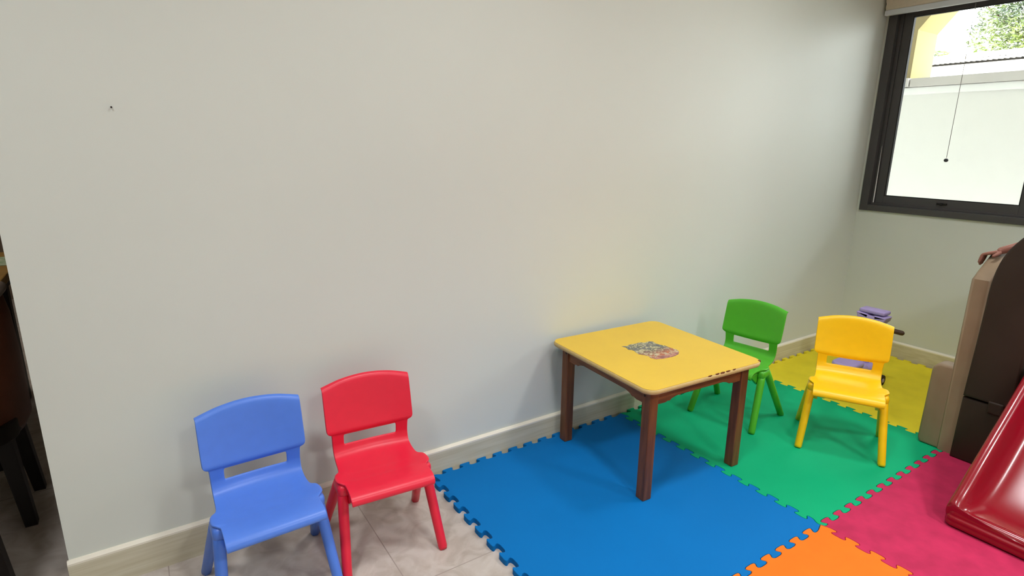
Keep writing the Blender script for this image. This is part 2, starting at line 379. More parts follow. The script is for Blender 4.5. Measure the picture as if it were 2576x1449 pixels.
# neighbour's building beyond
nb = thing('neighbouring_building', 'white building wall with corrugated roof edge beyond the parapet', 'building', (7.0, 0, -.2))
obj('wall_panel', bx(.1, .4, -6, 8, 0, 2.40), M_paint_out, nb)
bm = bmesh.new(); pts = []; n = 1680
for i in range(n + 1):
    yy = -6 + 14 * i / n; pts.append((yy, 2.425 + .010 * math.sin(2 * PI * yy / .05)))
outl = pts + [(p[0], p[1] + .012) for p in pts[::-1]]
for i in range(n):
    q = [bm.verts.new((xx, p[0], p[1] + dz + (xx) * .04)) for xx, dz in ((0, 0), (0, .012), (1.4, .012), (1.4, 0)) for p in (pts[i], pts[i + 1])]
    bm.faces.new((q[0], q[1], q[3], q[2])); bm.faces.new((q[2], q[3], q[5], q[4])); bm.faces.new((q[0], q[6], q[7], q[1]))
bmesh.ops.remove_doubles(bm, verts=bm.verts, dist=1e-5)
obj('roof_sheet', bm, M_roof, nb)
obj('under_roof_shade', bx(.12, .20, -6, 8, 2.402, 2.46), M_gasket, nb)  # dark board standing in for the shade under the corrugated sheet
obj('roof_flashing', bx(.25, .45, -6, 8, 2.50, 2.53), M_roof, nb)

def leaves(bm, n, c, r, size, hollow=0.0):
    for _ in range(n):
        while True:
            p = Vector((random.uniform(-1, 1), random.uniform(-1, 1), random.uniform(-1, 1)))
            if hollow < p.length < 1: break
        p = Vector((c[0] + p.x * r[0], c[1] + p.y * r[1], c[2] + p.z * r[2]))
        q = Vector((random.gauss(0, 1), random.gauss(0, 1), random.gauss(0, .6))).normalized()
        s = q.orthogonal().normalized(); nn = q.cross(s)
        L_ = size * random.uniform(.7, 1.3); w_ = L_ * .34
        a = bm.verts.new(p - q * L_ / 2); b = bm.verts.new(p + s * w_ / 2 - q * L_ * .08 + nn * L_ * .05); d = bm.verts.new(p + q * L_ / 2 + nn * -.1 * L_); e = bm.verts.new(p - s * w_ / 2 - q * L_ * .08 + nn * L_ * .05)
        bm.faces.new((a, b, d)); bm.faces.new((a, d, e))
def tree(name, label, loc, h, clumps, n, size):
    t = thing(name, label, 'tree' if name == 'tree' else 'shrub', loc)
    bm = bmesh.new()
    for c, r, k in clumps: leaves(bm, int(n * k), c, r, size)
    obj('crown', bm, M_leaf, t)
    bm = bmesh.new(); tube(bm, [(0, 0, 0), (.05, .04, h * .5), (0, 0, h)], [.16 * h / 4, .12 * h / 4, .05 * h / 4], 12, False)
    for c, r, k in clumps: tube(bm, [(0, 0, h * .55), (c[0] * .5, c[1] * .5, (h * .6 + c[2]) / 2), tuple(c)], [.03 * h / 4, .02 * h / 4, .006 * h / 4], 8, False)
    obj('trunk', bm, M_bark, t, smooth=True)
    return t
tree('tree', 'leafy green tree rising above the roof outside the window', (10.2, .30, -.2), 3.0,
     [((0, .55, 4.0), (.9, 1.45, 1.4), 1.0), ((-.2, 1.85, 4.25), (.5, .45, .50), .10), ((0, 1.3, 3.15), (.5, .65, .45), .12), ((0, -1.3, 3.6), (.9, 1.0, 1.1), .5), ((-.1, 1.95, 3.75), (.12, .14, .05), .003)], 16000, .09)
tree('shrub', 'small leafy sprig rising beside the cream column outside the window', (8.9, 2.08, -.2), 2.6,
     [((0, 0, 2.76), (.12, .14, .06), 1.0)], 30, .13)

# ------------------------------------------------------------------ foam mats
def chaikin(p, it=1):
    for _ in range(it):
        q = [p[0]]
        for a, b in zip(p, p[1:]):
            q.append(tuple(a[k] * .78 + b[k] * .22 for k in (0, 1))); q.append(tuple(a[k] * .22 + b[k] * .78 for k in (0, 1)))
        q.append(p[-1]); p = q
    return p
def toothed(A, B, pitch=.0785, d=.0130, e=.0095, ph=0.0):
    A = Vector(A); B = Vector(B); L_ = (B - A).length; t = (B - A) / L_; nrm = Vector((-t.y, t.x))
    n = int(L_ / pitch); m = (L_ - n * pitch) / 2 + ph
    pts = [A.copy()]
    first = True
    for k in range(n):
        s0 = m + k * pitch
        if first: pts.append(A + t * (s0 * .5) - nrm * 0); pts.append(A + t * (s0 + pitch * .05) - nrm * d); first = False
        for s, o in ((pitch * .25 + e, -d), (pitch * .25 - e, d), (pitch * .75 + e, d), (pitch * .75 - e, -d)):
            pts.append(A + t * (s0 + s) + nrm * o)
    pts.append(A + t * (m + n * pitch - pitch * .05) - nrm * d)
    pts.append(B.copy())
    return chaikin([(p.x, p.y) for p in pts], 2)
V = {(0, 0): (-.030, -.022), (1, 0): (.981, -.022), (2, 0): (2.000, -.022), (3, 0): (2.975, -.026),
     (0, 1): (-.030, -1.020), (1, 1): (.976, -1.020), (2, 1): (2.003, -1.021), (3, 1): (2.978, -1.020),
     (0, 2): (-.030, -2.015), (1, 2): (.985, -2.015), (2, 2): (2.003, -2.015), (3, 2): (2.978, -2.015)}
H_ = {}; Ve = {}
for j in range(3):
    for i in range(3): H_[i, j] = toothed(V[i, j], V[i + 1, j])
for i in range(4):
    for j in range(2): Ve[i, j] = toothed(V[i, j + 1], V[i, j])
def mat_tile(name, i, j, m, label):
    # counter-clockwise: bottom (A->B), right (up), top reversed, left reversed
    p = H_[i, j + 1][:-1] + Ve[i + 1, j][:-1] + H_[i, j][::-1][:-1] + Ve[i, j][::-1][:-1]
    cx = (V[i, j][0] + V[i + 1, j + 1][0]) / 2; cy = (V[i, j][1] + V[i + 1, j + 1][1]) / 2
    n = len(p)
    def off(dist):
        out = []
        for k in range(n):
            a, b, c = Vector(p[k - 1]), Vector(p[k]), Vector(p[(k + 1) % n])
            t = (c - a); t.normalize(); nn = Vector((-t.y, t.x)); q = b + nn * dist; out.append((q.x - cx, q.y - cy))
        return out
    bm = bmesh.new(); o1 = off(.0009); o2 = off(.0019)
    r = [[bm.verts.new((x, y, z)) for x, y in o] for o, z in ((o1, 0), (o1, .0188), (o2, .02))]
    for a, b in zip(r, r[1:]):
        for k in range(n): bm.faces.new((a[k], a[(k + 1) % n], b[(k + 1) % n], b[k]))
    from mathutils.geometry import delaunay_2d_cdt
    co = [Vector((v.co.x, v.co.y)) for v in r[-1]]
    vs_, es_, fs_, *_ = delaunay_2d_cdt(co, [], [list(range(n))], 1, 1e-6)
    if len(vs_) == n:
        for f in fs_:
            bm.faces.new([r[-1][i] for i in f]); bm.faces.new([r[0][i] for i in f][::-1])
    else:
        print('CDT MISMATCH', len(vs_), n)
        nv_ = [bm.verts.new((q.x, q.y, .02)) for q in vs_]
        for f in fs_: bm.faces.new([nv_[i] for i in f])
    o = obj(name, bm, m, loc=(cx, cy, 0))
    return tag(o, label, 'foam mat', 'interlocking foam floor mats')
mat_tile('foam_mat', 0, 0, M_matb, 'blue interlocking foam mat under the front of the wooden table')
mat_tile('foam_mat', 1, 0, M_matg, 'green interlocking foam mat under the green and yellow chairs')
mat_tile('foam_mat', 2, 0, M_maty, 'yellow interlocking foam mat in the corner below the window')
mat_tile('foam_mat', 0, 1, M_mato, 'orange interlocking foam mat at the bottom edge of the photo')
mat_tile('foam_mat', 1, 1, M_matm, 'magenta pink interlocking foam mat under the red slide')
mat_tile('foam_mat', 2, 1, M_matb, 'foam mat hidden beneath the brown and beige playset')

# ------------------------------------------------------------------ child chair
def shell_mesh(material):
    # rows: y, z, half-width, arch (z), dish (y), sag (z)   for each profile point
    rows = [
        (-.009, .5155, .1436, .022, .014), (-.013, .5175, .1440, .022, .014), (-.019, .514, .1448, .022, .015), (-.023, .505, .1455, .020, .016),
        (-.029, .480, .1458, .012, .018), (-.037, .445, .1460, .004, .019), (-.044, .412, .1460, -.003, .019), (-.050, .388, .1458, -.007, .018),
        (-.051, .382, .1450, -.008, .017), (-.050, .377, .1425, -.008, .016), (-.047, .3735, .1345, -.008, .016), (-.044, .3705, .1300, -.008, .016), (-.043, .363, .1290, -.008, .016),
        (-.041, .345, .1285, -.007, .016), (-.040, .333, .1280, -.006, .016), (-.040, .325, .1280, -.006, .016),
        (-.043, .308, .1275, -.006, .014), (-.051, .293, .1270, -.006, .011), (-.068, .281, .1270, -.006, .006), (-.095, .2755, .1275, -.006, .002),
        (-.120, .2737, .1290, -.005, 0), (-.134, .2735, .1330, -.005, 0), (-.146, .2735, .1435, -.005, 0), (-.158, .2738, .1480, -.004, 0), (-.176, .2742, .1490, -.004, 0), (-.192, .2750, .1485, -.004, 0), (-.202, .2757, .1440, -.003, 0), (-.209, .2762, .1335, -.003, 0), (-.216, .2766, .1305, -.003, 0),
        (-.235, .2775, .1302, -.002, 0), (-.256, .2778, .1302, -.001, 0),
        (-.275, .2760, .1305, 0, 0), (-.288, .2690, .1305, 0, 0), (-.2905, .2600, .1295, 0, 0), (-.286, .2560, .1285, 0, 0)]
    sl = .0888
    bm = bmesh.new(); grid = []
    for ri, (y, z, hw, arch, dish) in enumerate(rows):
        fr = [-1, -.985, -.93, -.85]
        inner = sl / .1165
        us = [-hw, -hw * .988, -hw * .94, -(sl + .007), -sl, -sl * .93, -sl * .7, -sl * .4, -sl * .1, sl * .1, sl * .4, sl * .7, sl * .93, sl, sl + .007, hw * .94, hw * .988, hw]
        ear = max(0, min(1, (hw - .1335) / .012)) if z < .30 else 0
        if ear: us = us[:1] + [-hw * .97, -.124] + us[3:-3] + [.124, hw * .97] + us[-1:]
        lift = lambda u: ear * .0060 * max(0, min(1, (abs(u) - .118) / .02)) - (ear * .003 if abs(u) > .1475 else 0)
        grid.append([bm.verts.new((u, y + dish * (1 - (u / hw) ** 2), z + arch * (1 - (u / hw) ** 2) + lift(u))) for u in us])
    n = len(grid[0])
    for r in range(len(grid) - 1):
        for c in range(n - 1):
            if 12 <= r < 15 and 4 <= c < 13: continue
            bm.faces.new((grid[r][c], grid[r][c + 1], grid[r + 1][c + 1], grid[r + 1][c]))
    me = bpy.data.meshes.new('tmp_shell'); bm.to_mesh(me); bm.free()
    o = bpy.data.objects.new('tmp_shell', me); C.objects.link(o)
    sm = o.modifiers.new('s', 'SOLIDIFY'); sm.thickness = .0075; sm.offset = -1; sm.use_even_offset = False
    ss = o.modifiers.new('b', 'SUBSURF'); ss.levels = 2; ss.render_levels = 2
    bpy.context.view_layer.update()
    ev = o.evaluated_get(bpy.context.evaluated_depsgraph_get()); me2 = bpy.data.meshes.new_from_object(ev)
    for p in me2.polygons: p.use_smooth = True
    nrm = [tuple(v.normal) for v in me2.vertices]
    out = []
    for part in ('backrest', 'seat'):
        m = me2.copy(); m.name = part
        bm = bmesh.new(); bm.from_mesh(m)
        lay = bm.verts.layers.int.new('idx')
        for i, v in enumerate(bm.verts): v[lay] = i
        kill = [f for f in bm.faces if (f.calc_center_median().z < .330) == (part == 'backrest')]
        bmesh.ops.delete(bm, geom=kill, context='FACES')
        ids = [v[lay] for v in bm.verts]
        bm.to_mesh(m); bm.free(); m.materials.clear(); m.materials.append(material)
        m.normals_split_custom_set_from_vertices([nrm[i] for i in ids])
        out.append(m)
    bpy.data.objects.remove(o)
    return out

def leg_meshes(material):
    res = []
    for s in (-1, 1):
        f = Vector((s * .1555, -.283, .0)); r = Vector((s * .166, .012, .0))
        for ap, foot in ((Vector((s * .1335, -.186, .266)), f), (Vector((s * .1345, -.150, .266)), r)):
            bm = bmesh.new(); d = foot - ap
            pts = [ap + d * t for t in (0.0, .15, .4, .7, .97, 1.0)]
            tube(bm, pts, [.0155, .0162, .016, .0152, .0148, .0130], 20, False)
            for v in bm.verts:      # flat foot
                if v.co.z < .006: v.co.z = 0.0 if v.co.z < .003 else v.co.z
            me = bpy.data.meshes.new('leg'); bmesh.ops.recalc_face_normals(bm, faces=bm.faces); bm.to_mesh(me); bm.free()
            for p in me.polygons: p.use_smooth = len(p.vertices) == 4
            me.materials.append(material); res.append(('leg', me))
        bm = bmesh.new()
        box(bm, min(s * .112, s * .1520), max(s * .112, s * .1520), -.2135, -.134, .236, .2785, bev=.0165, seg=5)
        g = [(-.275, .262), (-.150, .266), (-.160, .215), (-.200, .205), (-.235, .232)]
        prism(bm, g, 'x', s * .108, s * .122, bev=.002)
        me = bpy.data.meshes.new('leg_joint'); bmesh.ops.recalc_face_normals(bm, faces=bm.faces); bm.to_mesh(me); bm.free()
        for p in me.polygons: p.use_smooth = len(p.vertices) == 4
        me.materials.append(material); res.append(('leg_joint', me))
    return res

def chair(x, y, z, rz, material, label):
    # local origin: midpoint between the feet on the floor
    t = thing('child_chair', label, 'chair', (x, y, z), rz, 'moulded plastic children chairs')
    back, seat = shell_mesh(material)
    for nm, me in (('backrest', back), ('seat', seat)) :
        o = bpy.data.objects.new(nm, me); C.objects.link(o); o.parent = t
    for nm, me in leg_meshes(material):
        o = bpy.data.objects.new(nm, me); C.objects.link(o); o.parent = t
    return t
chair(-.6676, -.1121, 0, .0217, M_blue, 'blue plastic child chair on the stone floor, leftmost of the four')
chair(-.3044, -.1073, 0, -.0719, M_red, 'red plastic child chair on the stone floor beside the blue chair')
chair(1.5992, -.2921, .02, -1.4023, M_green, 'green plastic child chair tucked behind the yellow topped table')
chair(1.7358, -.6788, .02, -1.078, M_yel, 'yellow plastic child chair standing alone on the green mat')

# ------------------------------------------------------------------ table
tb = thing('play_table', 'low square wooden table with yellow laminate top and brown legs', 'table', (.8238, -.3412, .02), -.0563)
TW, TD, TZ = .3017, .3049, .459
bm = bmesh.new(); r = .045
pr = [(-.010, -.0205), (-.003, -.0185), (.000, -.013), (.000, -.006), (-.0035, -.0015), (-.0075, -.0006)]
rings = [[bm.verts.new((px, py, TZ + z)) for px, py in round_rect(-TW - o, TW + o, -TD - o, TD + o, r + o)] for o, z in pr]
for a, b in zip(rings, rings[1:]):
    for k in range(len(a)): bm.faces.new((a[k], a[(k + 1) % len(a)], b[(k + 1) % len(a)], b[k]))
bm.faces.new(rings[0][::-1]); bm.faces.new(rings[-1])
top = autosmooth(obj('tabletop', bm, M_edge, tb), 50); top['label'] = 'yellow laminate top with a tan rounded edge'
bm = bmesh.new(); rr = [[bm.verts.new((px, py, TZ + z)) for px, py in round_rect(-TW + .004, TW - .004, -TD + .004, TD - .004, r - .004)] for z in (-.002, 0)]
n = len(rr[0])
for k in range(n): bm.faces.new((rr[0][k], rr[0][(k + 1) % n], rr[1][(k + 1) % n], rr[1][k]))
bm.faces.new(rr[0][::-1]); bm.faces.new(rr[1]); obj('laminate', bm, M_top, top)
ca, sa = math.cos(.0563), math.sin(.0563)
def tl(x, y):
    dx, dy = x - .8238, y + .3412
    return (dx * ca - dy * sa, dx * sa + dy * ca)
stick = [(0.744, -0.243), (0.765, -.252), (0.792, -0.244), (0.82, -.250), (0.846, -0.248), (.86, -.262), (.885, -.258), (0.9, -0.270), (.892, -.295), (0.898, -0.319), (.906, -.335), (0.904, -0.353), (.910, -.39), (0.901, -0.411), (0.878, -0.429), (.855, -.436), (0.83, -0.438), (.79, -.434), (0.757, -0.423), (0.748, -0.4), (.756, -.385), (0.749, -0.365), (.738, -.345), (0.744, -0.325), (.752, -.305), (0.740, -0.285), (.750, -.262)]
bm = bmesh.new(); pts = [tl(*p) for p in stick]
va = [bm.verts.new((p[0], p[1], TZ + .0008)) for p in pts]; vb = [bm.verts.new((p[0], p[1], TZ)) for p in pts]
bm.faces.new(va)
for k in range(len(va)): bm.faces.new((va[k], vb[k], vb[(k + 1) % len(va)], va[(k + 1) % len(va)]))
bmesh.ops.triangulate(bm, faces=[f for f in bm.faces if len(f.verts) > 4])
for v_ in bm.verts: v_.co.x -= 0; v_.co.y -= 0
st = obj('printed_picture', bm, M_print, top); st['label'] = 'worn multicoloured printed picture on the tabletop'
bm = bmesh.new()
def blob(bm, cx, cy, rx, ry, z0, z1, seed, n=14):
    rnd = random.Random(seed); k_ = [(cx + rx * (1 + rnd.uniform(-.3, .3)) * math.cos(2 * PI * i / n), cy + ry * (1 + rnd.uniform(-.3, .3)) * math.sin(2 * PI * i / n)) for i in range(n)]
    prism(bm, k_, 'z', z0, z1)
bm.free()
for k, (cx, cy, rx, ry) in enumerate([(.286, -.2890, .006, .005), (.035, -.3015, .011, .0022), (.062, -.3018, .010, .003), (.092, -.3018, .010, .0020), (-.005, -.3018, .010, .0014), (.125, -.3020, .008, .0014)]):
    bm = bmesh.new(); blob(bm, cx, cy, rx, ry, TZ - .004, TZ + .0007, k); obj('chipped_spot', bm, M_chip, top)

LG, LW, LD = .040, .2600, .2685
for sx in (-1, 1):
    for sy in (-1, 1):
        x0 = sx * LW; x1 = sx * (LW - LG); y0 = sy * LD; y1 = sy * (LD - LG)
        l = obj('leg', bx(min(x0, x1), max(x0, x1), min(y0, y1), max(y0, y1), 0.0, TZ - .020, bev=.003), M_wood, tb)
        for axis in (0, 1):
            bm = bmesh.new()
            if axis == 0: tube(bm, [(x0 - sx * .002, sy * (LD - LG * .72), TZ - .047), (x0 + sx * .0012, sy * (LD - LG * .72), TZ - .047)], .0045, 12, False)
            else: tube(bm, [(sx * (LW - LG * .72), y0 - sy * .002, TZ - .040), (sx * (LW - LG * .72), y0 + sy * .0012, TZ - .040)], .0040, 12, False)
            if axis == 0: obj('screw_hole', bm, M_dark, l)
            else: bm.free()
def apron(L_):
    h0, h1 = -.082, -.070
    o = [(-L_, -.020), (-L_, h0), (-L_ + .04, h0 - .001), (-L_ + .055, h0 + .003), (-L_ + .062, h0 + .001), (-L_ + .075, h0 + .009), (-L_ + .10, h1 + .003)]
    return o + [(-u, v) for u, v in o[::-1]]
for sy in (-1, 1):
    bm = bmesh.new(); y_ = sy * (LD - .007); prism(bm, [(u, TZ + v) for u, v in apron(LW - LG + .001)], 'y', y_ - sy * .018, y_, bev=.001)
    obj('apron', bm, M_woodh, tb)
    bm = bmesh.new(); x_ = sy * (LW - .007); prism(bm, [(u, TZ + v) for u, v in apron(LD - LG + .001)], 'x', x_ - sy * .018, x_, bev=.001)
    obj('apron', bm, M_woodh, tb)

# ------------------------------------------------------------------ slide playset
ps = thing('climbing_playset', 'brown and beige plastic climbing playset standing behind the red slide', 'playset', (0, 0, 0))
def arc(cy, cz, ry, rz_, a0, a1, n):
    return [(cy + ry * math.cos(math.radians(a0 + (a1 - a0) * k / n)), cz + rz_ * math.sin(math.radians(a0 + (a1 - a0) * k / n))) for k in range(n + 1)]
PX = 1.918; Z0 = .02
YC = -1.50
def side_panel(sgn):
    # outer face at y = YC + sgn*0.496 ; lower block wider
    Y = lambda d: YC + sgn * d
    bm = bmesh.new()
    prof = [(PX, Z0), (PX, .783), (PX + .05, .815), (PX + .18, .885), (PX + .60, .90), (PX + .90, .80), (PX + .96, Z0)]
    a, b = Y(.496), Y(.424)
    prism(bm, prof, 'y', a, b, bev=.014, seg=4)
    o = autosmooth(obj('side_wall', bm, M_beige, ps), 50)
    bm = bmesh.new()
    ol = [(Y(.440), Z0), (Y(.562), Z0)] + [(Y(.572 - .004 * 0), Z0 + .02)] + [(Y(.568), .36)] + [(Y(.560 + .006), .375), (Y(.553), .392), (Y(.54), .398), (Y(.440), .398)]
    prism(bm, ol, 'x', PX + .004, PX + .085, bev=.012, seg=4)
    autosmooth(obj('foot_block', bm, M_beige, ps), 50)
    bm = bmesh.new(); box(bm, PX + .20, PX + .30, min(Y(.48), Y(.556)), max(Y(.48), Y(.556)), Z0, .395, bev=.012, seg=4)
    autosmooth(obj('rear_block', bm, M_beige, ps), 50)
side_panel(1); side_panel(-1)
# front arch panel in brown with an opening for the slide
def front():
    # left half outline from bottom, in (y,z)
    outer = [(YC + .434, Z0), (YC + .424, .62), (YC + .424, .80)] + [(YC + .403, .897), (YC + .361, .968), (YC + .30, 1.035), (YC + .22, 1.085), (YC + .11, 1.115), (YC, 1.125)]
    outl = outer + [(2 * YC - a, b) for a, b in outer[-2::-1]]
    inn = [(YC - .27, .56), (YC - .27, .80), (YC - .19, .92), (YC, .96), (YC + .19, .92), (YC + .27, .80), (YC + .27, .56)]
    return outl, inn
outl, inn = front()
bm = bmesh.new()
# build as a ring polygon: left pillar + arch + right pillar, then the infill under the slide head
half = [(YC + .434, .300), (YC + .426, .62), (YC + .424, .80), (YC + .403, .897), (YC + .361, .968), (YC + .30, 1.035), (YC + .22, 1.085), (YC + .11, 1.115), (YC, 1.125)]
half = chaikin(half, 2)
ring = half + [(2 * YC - a, b) for a, b in half[-2::-1]] + [(YC - .27, .300)] + chaikin([(YC - .27, .70), (YC - .26, .82), (YC - .18, .92), (YC, .965), (YC + .18, .92), (YC + .26, .82), (YC + .27, .70)], 2) + [(YC + .27, .300)]
prism(bm, ring, 'x', PX - .026, PX + .05, bev=.010, seg=3)
fp = autosmooth(obj('arch_panel', bm, M_brown, ps), 50)
bm = bmesh.new(); prism(bm, [(YC + .436, Z0), (YC + .434, .292), (YC - .434, .292), (YC - .436, Z0)], 'x', PX - .022, PX + .05, bev=.008, seg=3)
autosmooth(obj('lower_panel', bm, M_brown, ps), 50)
bm = bmesh.new(); box(bm, PX - .034, PX - .01, YC + .295, YC + .345, .262, .312, bev=.006, seg=3)
obj('hinge_block', bm, M_brown, ps)
bm = bmesh.new(); box(bm, PX + .05, PX + .9, YC - .424, YC + .424, .40, .45, bev=.008); box(bm, PX + .05, PX + .08, YC - .424, YC + .424, Z0, .40); obj('platform', bm, M_beige, ps)
bm = bmesh.new()
for k in range(2):
    box(bm, PX + .90 + .12 * k * 0, PX + .95, YC - .424, YC + .424, .02 + .2 * k, .10 + .2 * k, bev=.01)
obj('climbing_rung', bm, M_brown, ps)

sl = thing('slide', 'glossy dark red plastic slide coming down onto the magenta mat', 'slide', (0, 0, 0))
def rail_z(x):
    return .132 + (x - 1.39) * .72
bm = bmesh.new(); W2 = .235; SC = -1.485
# stations along x: (x, bed z, rail z, underside z)
st_ = []
for x_, bz, rz_ in [(1.352, .070, .094), (1.362, .080, .108), (1.385, .080, .128), (1.42, .083, .150), (1.47, .096, .190), (1.53, .128, .235), (1.60, .172, .287), (1.68, .228, .343), (1.76, .288, .402), (1.84, .350, .462), (1.90, .395, .508), (1.95, .425, .535)]:
    st_.append((x_, bz, rz_))
def sect(x_, bz, rz_):
    h = W2; rw = .030
    pr = []
    ub = max(bz - .045, .030)
    pr += [(-h - .002, ub + .004), (-h - .008, (ub + rz_) / 2), (-h - .006, rz_ - .016), (-h + .004, rz_ - .003), (-h + rw * .5, rz_), (-h + rw * .9, rz_ - .004), (-h + rw * 1.25, rz_ - .016), (-h + rw * 1.55, (rz_ + bz) / 2 - .006), (-h + rw * 2.2, bz + .008), (-h + .11, bz), (-.05, bz - .006)]
    pr += [(-u, v) for u, v in pr[::-1]]
    pr += [(h - .05, ub), (0, ub), (-h + .05, ub)]
    return [Vector((x_, SC + u, v)) for u, v in pr]
R_ = [[bm.verts.new(p) for p in sect(*s)] for s in st_]
for a, b in zip(R_, R_[1:]):
    for k in range(len(a)): bm.faces.new((a[k], a[(k + 1) % len(a)], b[(k + 1) % len(a)], b[k]))
bm.faces.new(R_[0]); bm.faces.new(R_[-1][::-1])
o = obj('chute', bm, M_slide, sl, smooth=True)
ss = o.modifiers.new('subd', 'SUBSURF'); ss.levels = 2; ss.render_levels = 2
# rounded, ridged lip at the foot
bm = bmesh.new()
lip = [(.030, .020), (.006, .020), (-.006, .026), (-.010, .036), (-.004, .043), (-.008, .050), (-.006, .058), (.001, .063), (-.001, .070), (.004, .080), (.014, .088), (.026, .086), (.040, .080), (.055, .060)]
ends = []
N_ = 40
for k in range(N_ + 1):
    t_ = -1 + 2 * k / N_; yy = SC + (W2 + .010) * t_
    e = max(0, abs(t_) - .90) / .10; dx = .030 * e * e
    ends.append([bm.verts.new((1.352 + u + dx, yy, v)) for u, v in lip])
for a, b in zip(ends, ends[1:]):
    for k in range(len(lip)): bm.faces.new((a[k], a[(k + 1) % len(lip)], b[(k + 1) % len(lip)], b[k]))
bm.faces.new(ends[0]); bm.faces.new(ends[-1][::-1])
o = obj('foot_lip', bm, M_slide, sl, smooth=True); ss = o.modifiers.new('subd', 'SUBSURF'); ss.levels = 1; ss.render_levels = 2

# ------------------------------------------------------------------ lavender ride-on toy
ty = thing('ride_on_toy', 'lavender plastic ride-on toy with brown handlebar behind the yellow chair', 'toy', (2.47, -.43, .02), 0)
bm = bmesh.new(); prism(bm, round_rect(-.10, .05, -.070, .062, .04, 8), 'z', .045, .105, bev=.018, seg=4)
prism(bm, round_rect(-.30, -.06, -.062, .052, .045, 8), 'z', .050, .120, bev=.028, seg=4)
autosmooth(obj('body', bm, M_lav, ty), 50)
bm = bmesh.new(); prism(bm, round_rect(-.29, -.12, -.066, .058, .05, 8), 'z', .112, .145, bev=.014, seg=4); autosmooth(obj('saddle', bm, M_lav, ty), 50)
bm = bmesh.new(); tube(bm, [(-.03, 0, .08), (-.015, 0, .20), (.005, 0, .33)], [.030, .026, .030], 16); obj('steering_column', bm, M_lav, ty, smooth=True)
bm = bmesh.new(); tube(bm, [(.01, -.150, .307), (.01, .150, .310)], .0135, 16); hb = obj('handlebar', bm, M_grip, ty, smooth=True); hb['label'] = 'brown handlebar grips'
bm = bmesh.new(); prism(bm, [(-.072, .350), (-.078, .372), (-.073, .376), (-.018, .374), (-.018, .368), (.016, .368), (.016, .375), (.070, .382), (.078, .378), (.070, .350), (.050, .325), (-.050, .322)], 'x', -.03, .05, bev=.008, seg=3)
box(bm, -.022, .055, -.065, .068, .380, .402, bev=.008, seg=3)
box(bm, -.036, -.02, -.022, .018, .335, .372, bev=.004)
autosmooth(obj('head_panel', bm, M_lav, ty), 50)
for wx in (-.03, -.25):
    for wy in (-.105, .080):
        bm = bmesh.new(); tube(bm, [(wx, wy - .012, .030), (wx, wy + .012, .030)], .030, 24, False)
        wv = [v for v in bm.verts]
        wheel = autosmooth(obj('wheel', bm, M_tyre, ty), 40)
        bm = bmesh.new(); s_ = 1 if wy > 0 else -1
        tube(bm, [(wx, wy + s_ * .011, .030), (wx, wy + s_ * .015, .030)], .012, 16, False); obj('hub', bm, M_lav, wheel)
    bm = bmesh.new(); tube(bm, [(wx, -.100, .030), (wx, .075, .030)], .006, 10, False); obj('axle', bm, M_tyre, ty)

# ------------------------------------------------------------------ child on the playset
ch = thing('person', 'person behind the brown arch panel, one small hand gripping the beige playset wall', 'person', (2.25, -1.50, .45))
def skinned(name, verts, edges, rad, parent, m, lvl=2, root=0):
    me = bpy.data.meshes.new(name); me.from_pydata([Vector(v) for v in verts], edges, []); me.update(); me.materials.append(m)
    o = bpy.data.objects.new(name, me); C.objects.link(o); o.parent = parent
    md = o.modifiers.new('skin', 'SKIN'); md.use_smooth_shade = True; md.use_x_symmetry = False
    for i, v in enumerate(me.skin_vertices[0].data):
        v.radius = (rad[i], rad[i]) if not isinstance(rad[i], tuple) else rad[i]; v.use_root = (i == root)
    sb = o.modifiers.new('sub', 'SUBSURF'); sb.levels = lvl; sb.render_levels = lvl
    return o
B = []; E_ = []; Rr = []
def nv(p, r, link=None):
    B.append((p[0] - 2.25, p[1] + 1.50, p[2] - .45)); Rr.append(r)
    if link is not None: E_.append((link, len(B) - 1))
    return len(B) - 1
pel = nv((2.27, -1.50, .78), .075)
sp = nv((2.26, -1.50, .88), .072, pel); chst = nv((2.25, -1.50, .99), .075, sp)
nk = nv((2.245, -1.50, 1.075), .032, chst); hd0 = nv((2.24, -1.50, 1.12), .050, nk); hd1 = nv((2.235, -1.50, 1.18), .078, hd0); hd2 = nv((2.24, -1.50, 1.235), .055, hd1)
for s in (-1, 1):
    hip = nv((2.27, -1.50 + s * .055, .74), .050, pel); kn = nv((2.245, -1.50 + s * .065, .61), .036, hip); an = nv((2.28, -1.50 + s * .065, .485), .024, kn); nv((2.21, -1.50 + s * .07, .470), .020, an)
# far arm resting down
sh = nv((2.25, -1.605, 1.04), .032, chst); el = nv((2.23, -1.66, .92), .024, sh); nv((2.16, -1.62, .83), .018, el)
# near arm reaching to the beige wall
sh = nv((2.24, -1.400, 1.045), .032, chst); el = nv((2.20, -1.27, .985), .025, sh)
fa = nv((2.13, -1.155, .948), .023, el); wr = nv((2.078, -1.078, .907), .0185, fa)
p1 = nv((2.066, -1.052, .893), .0165, wr)
pm = nv((2.060, -1.030, .884), .0120, p1); nv((2.044, -1.032, .884), .0105, p1); nv((2.076, -1.032, .884), .0105, p1)
skinned('body', B, E_, Rr, ch, M_skin, 2, pel)
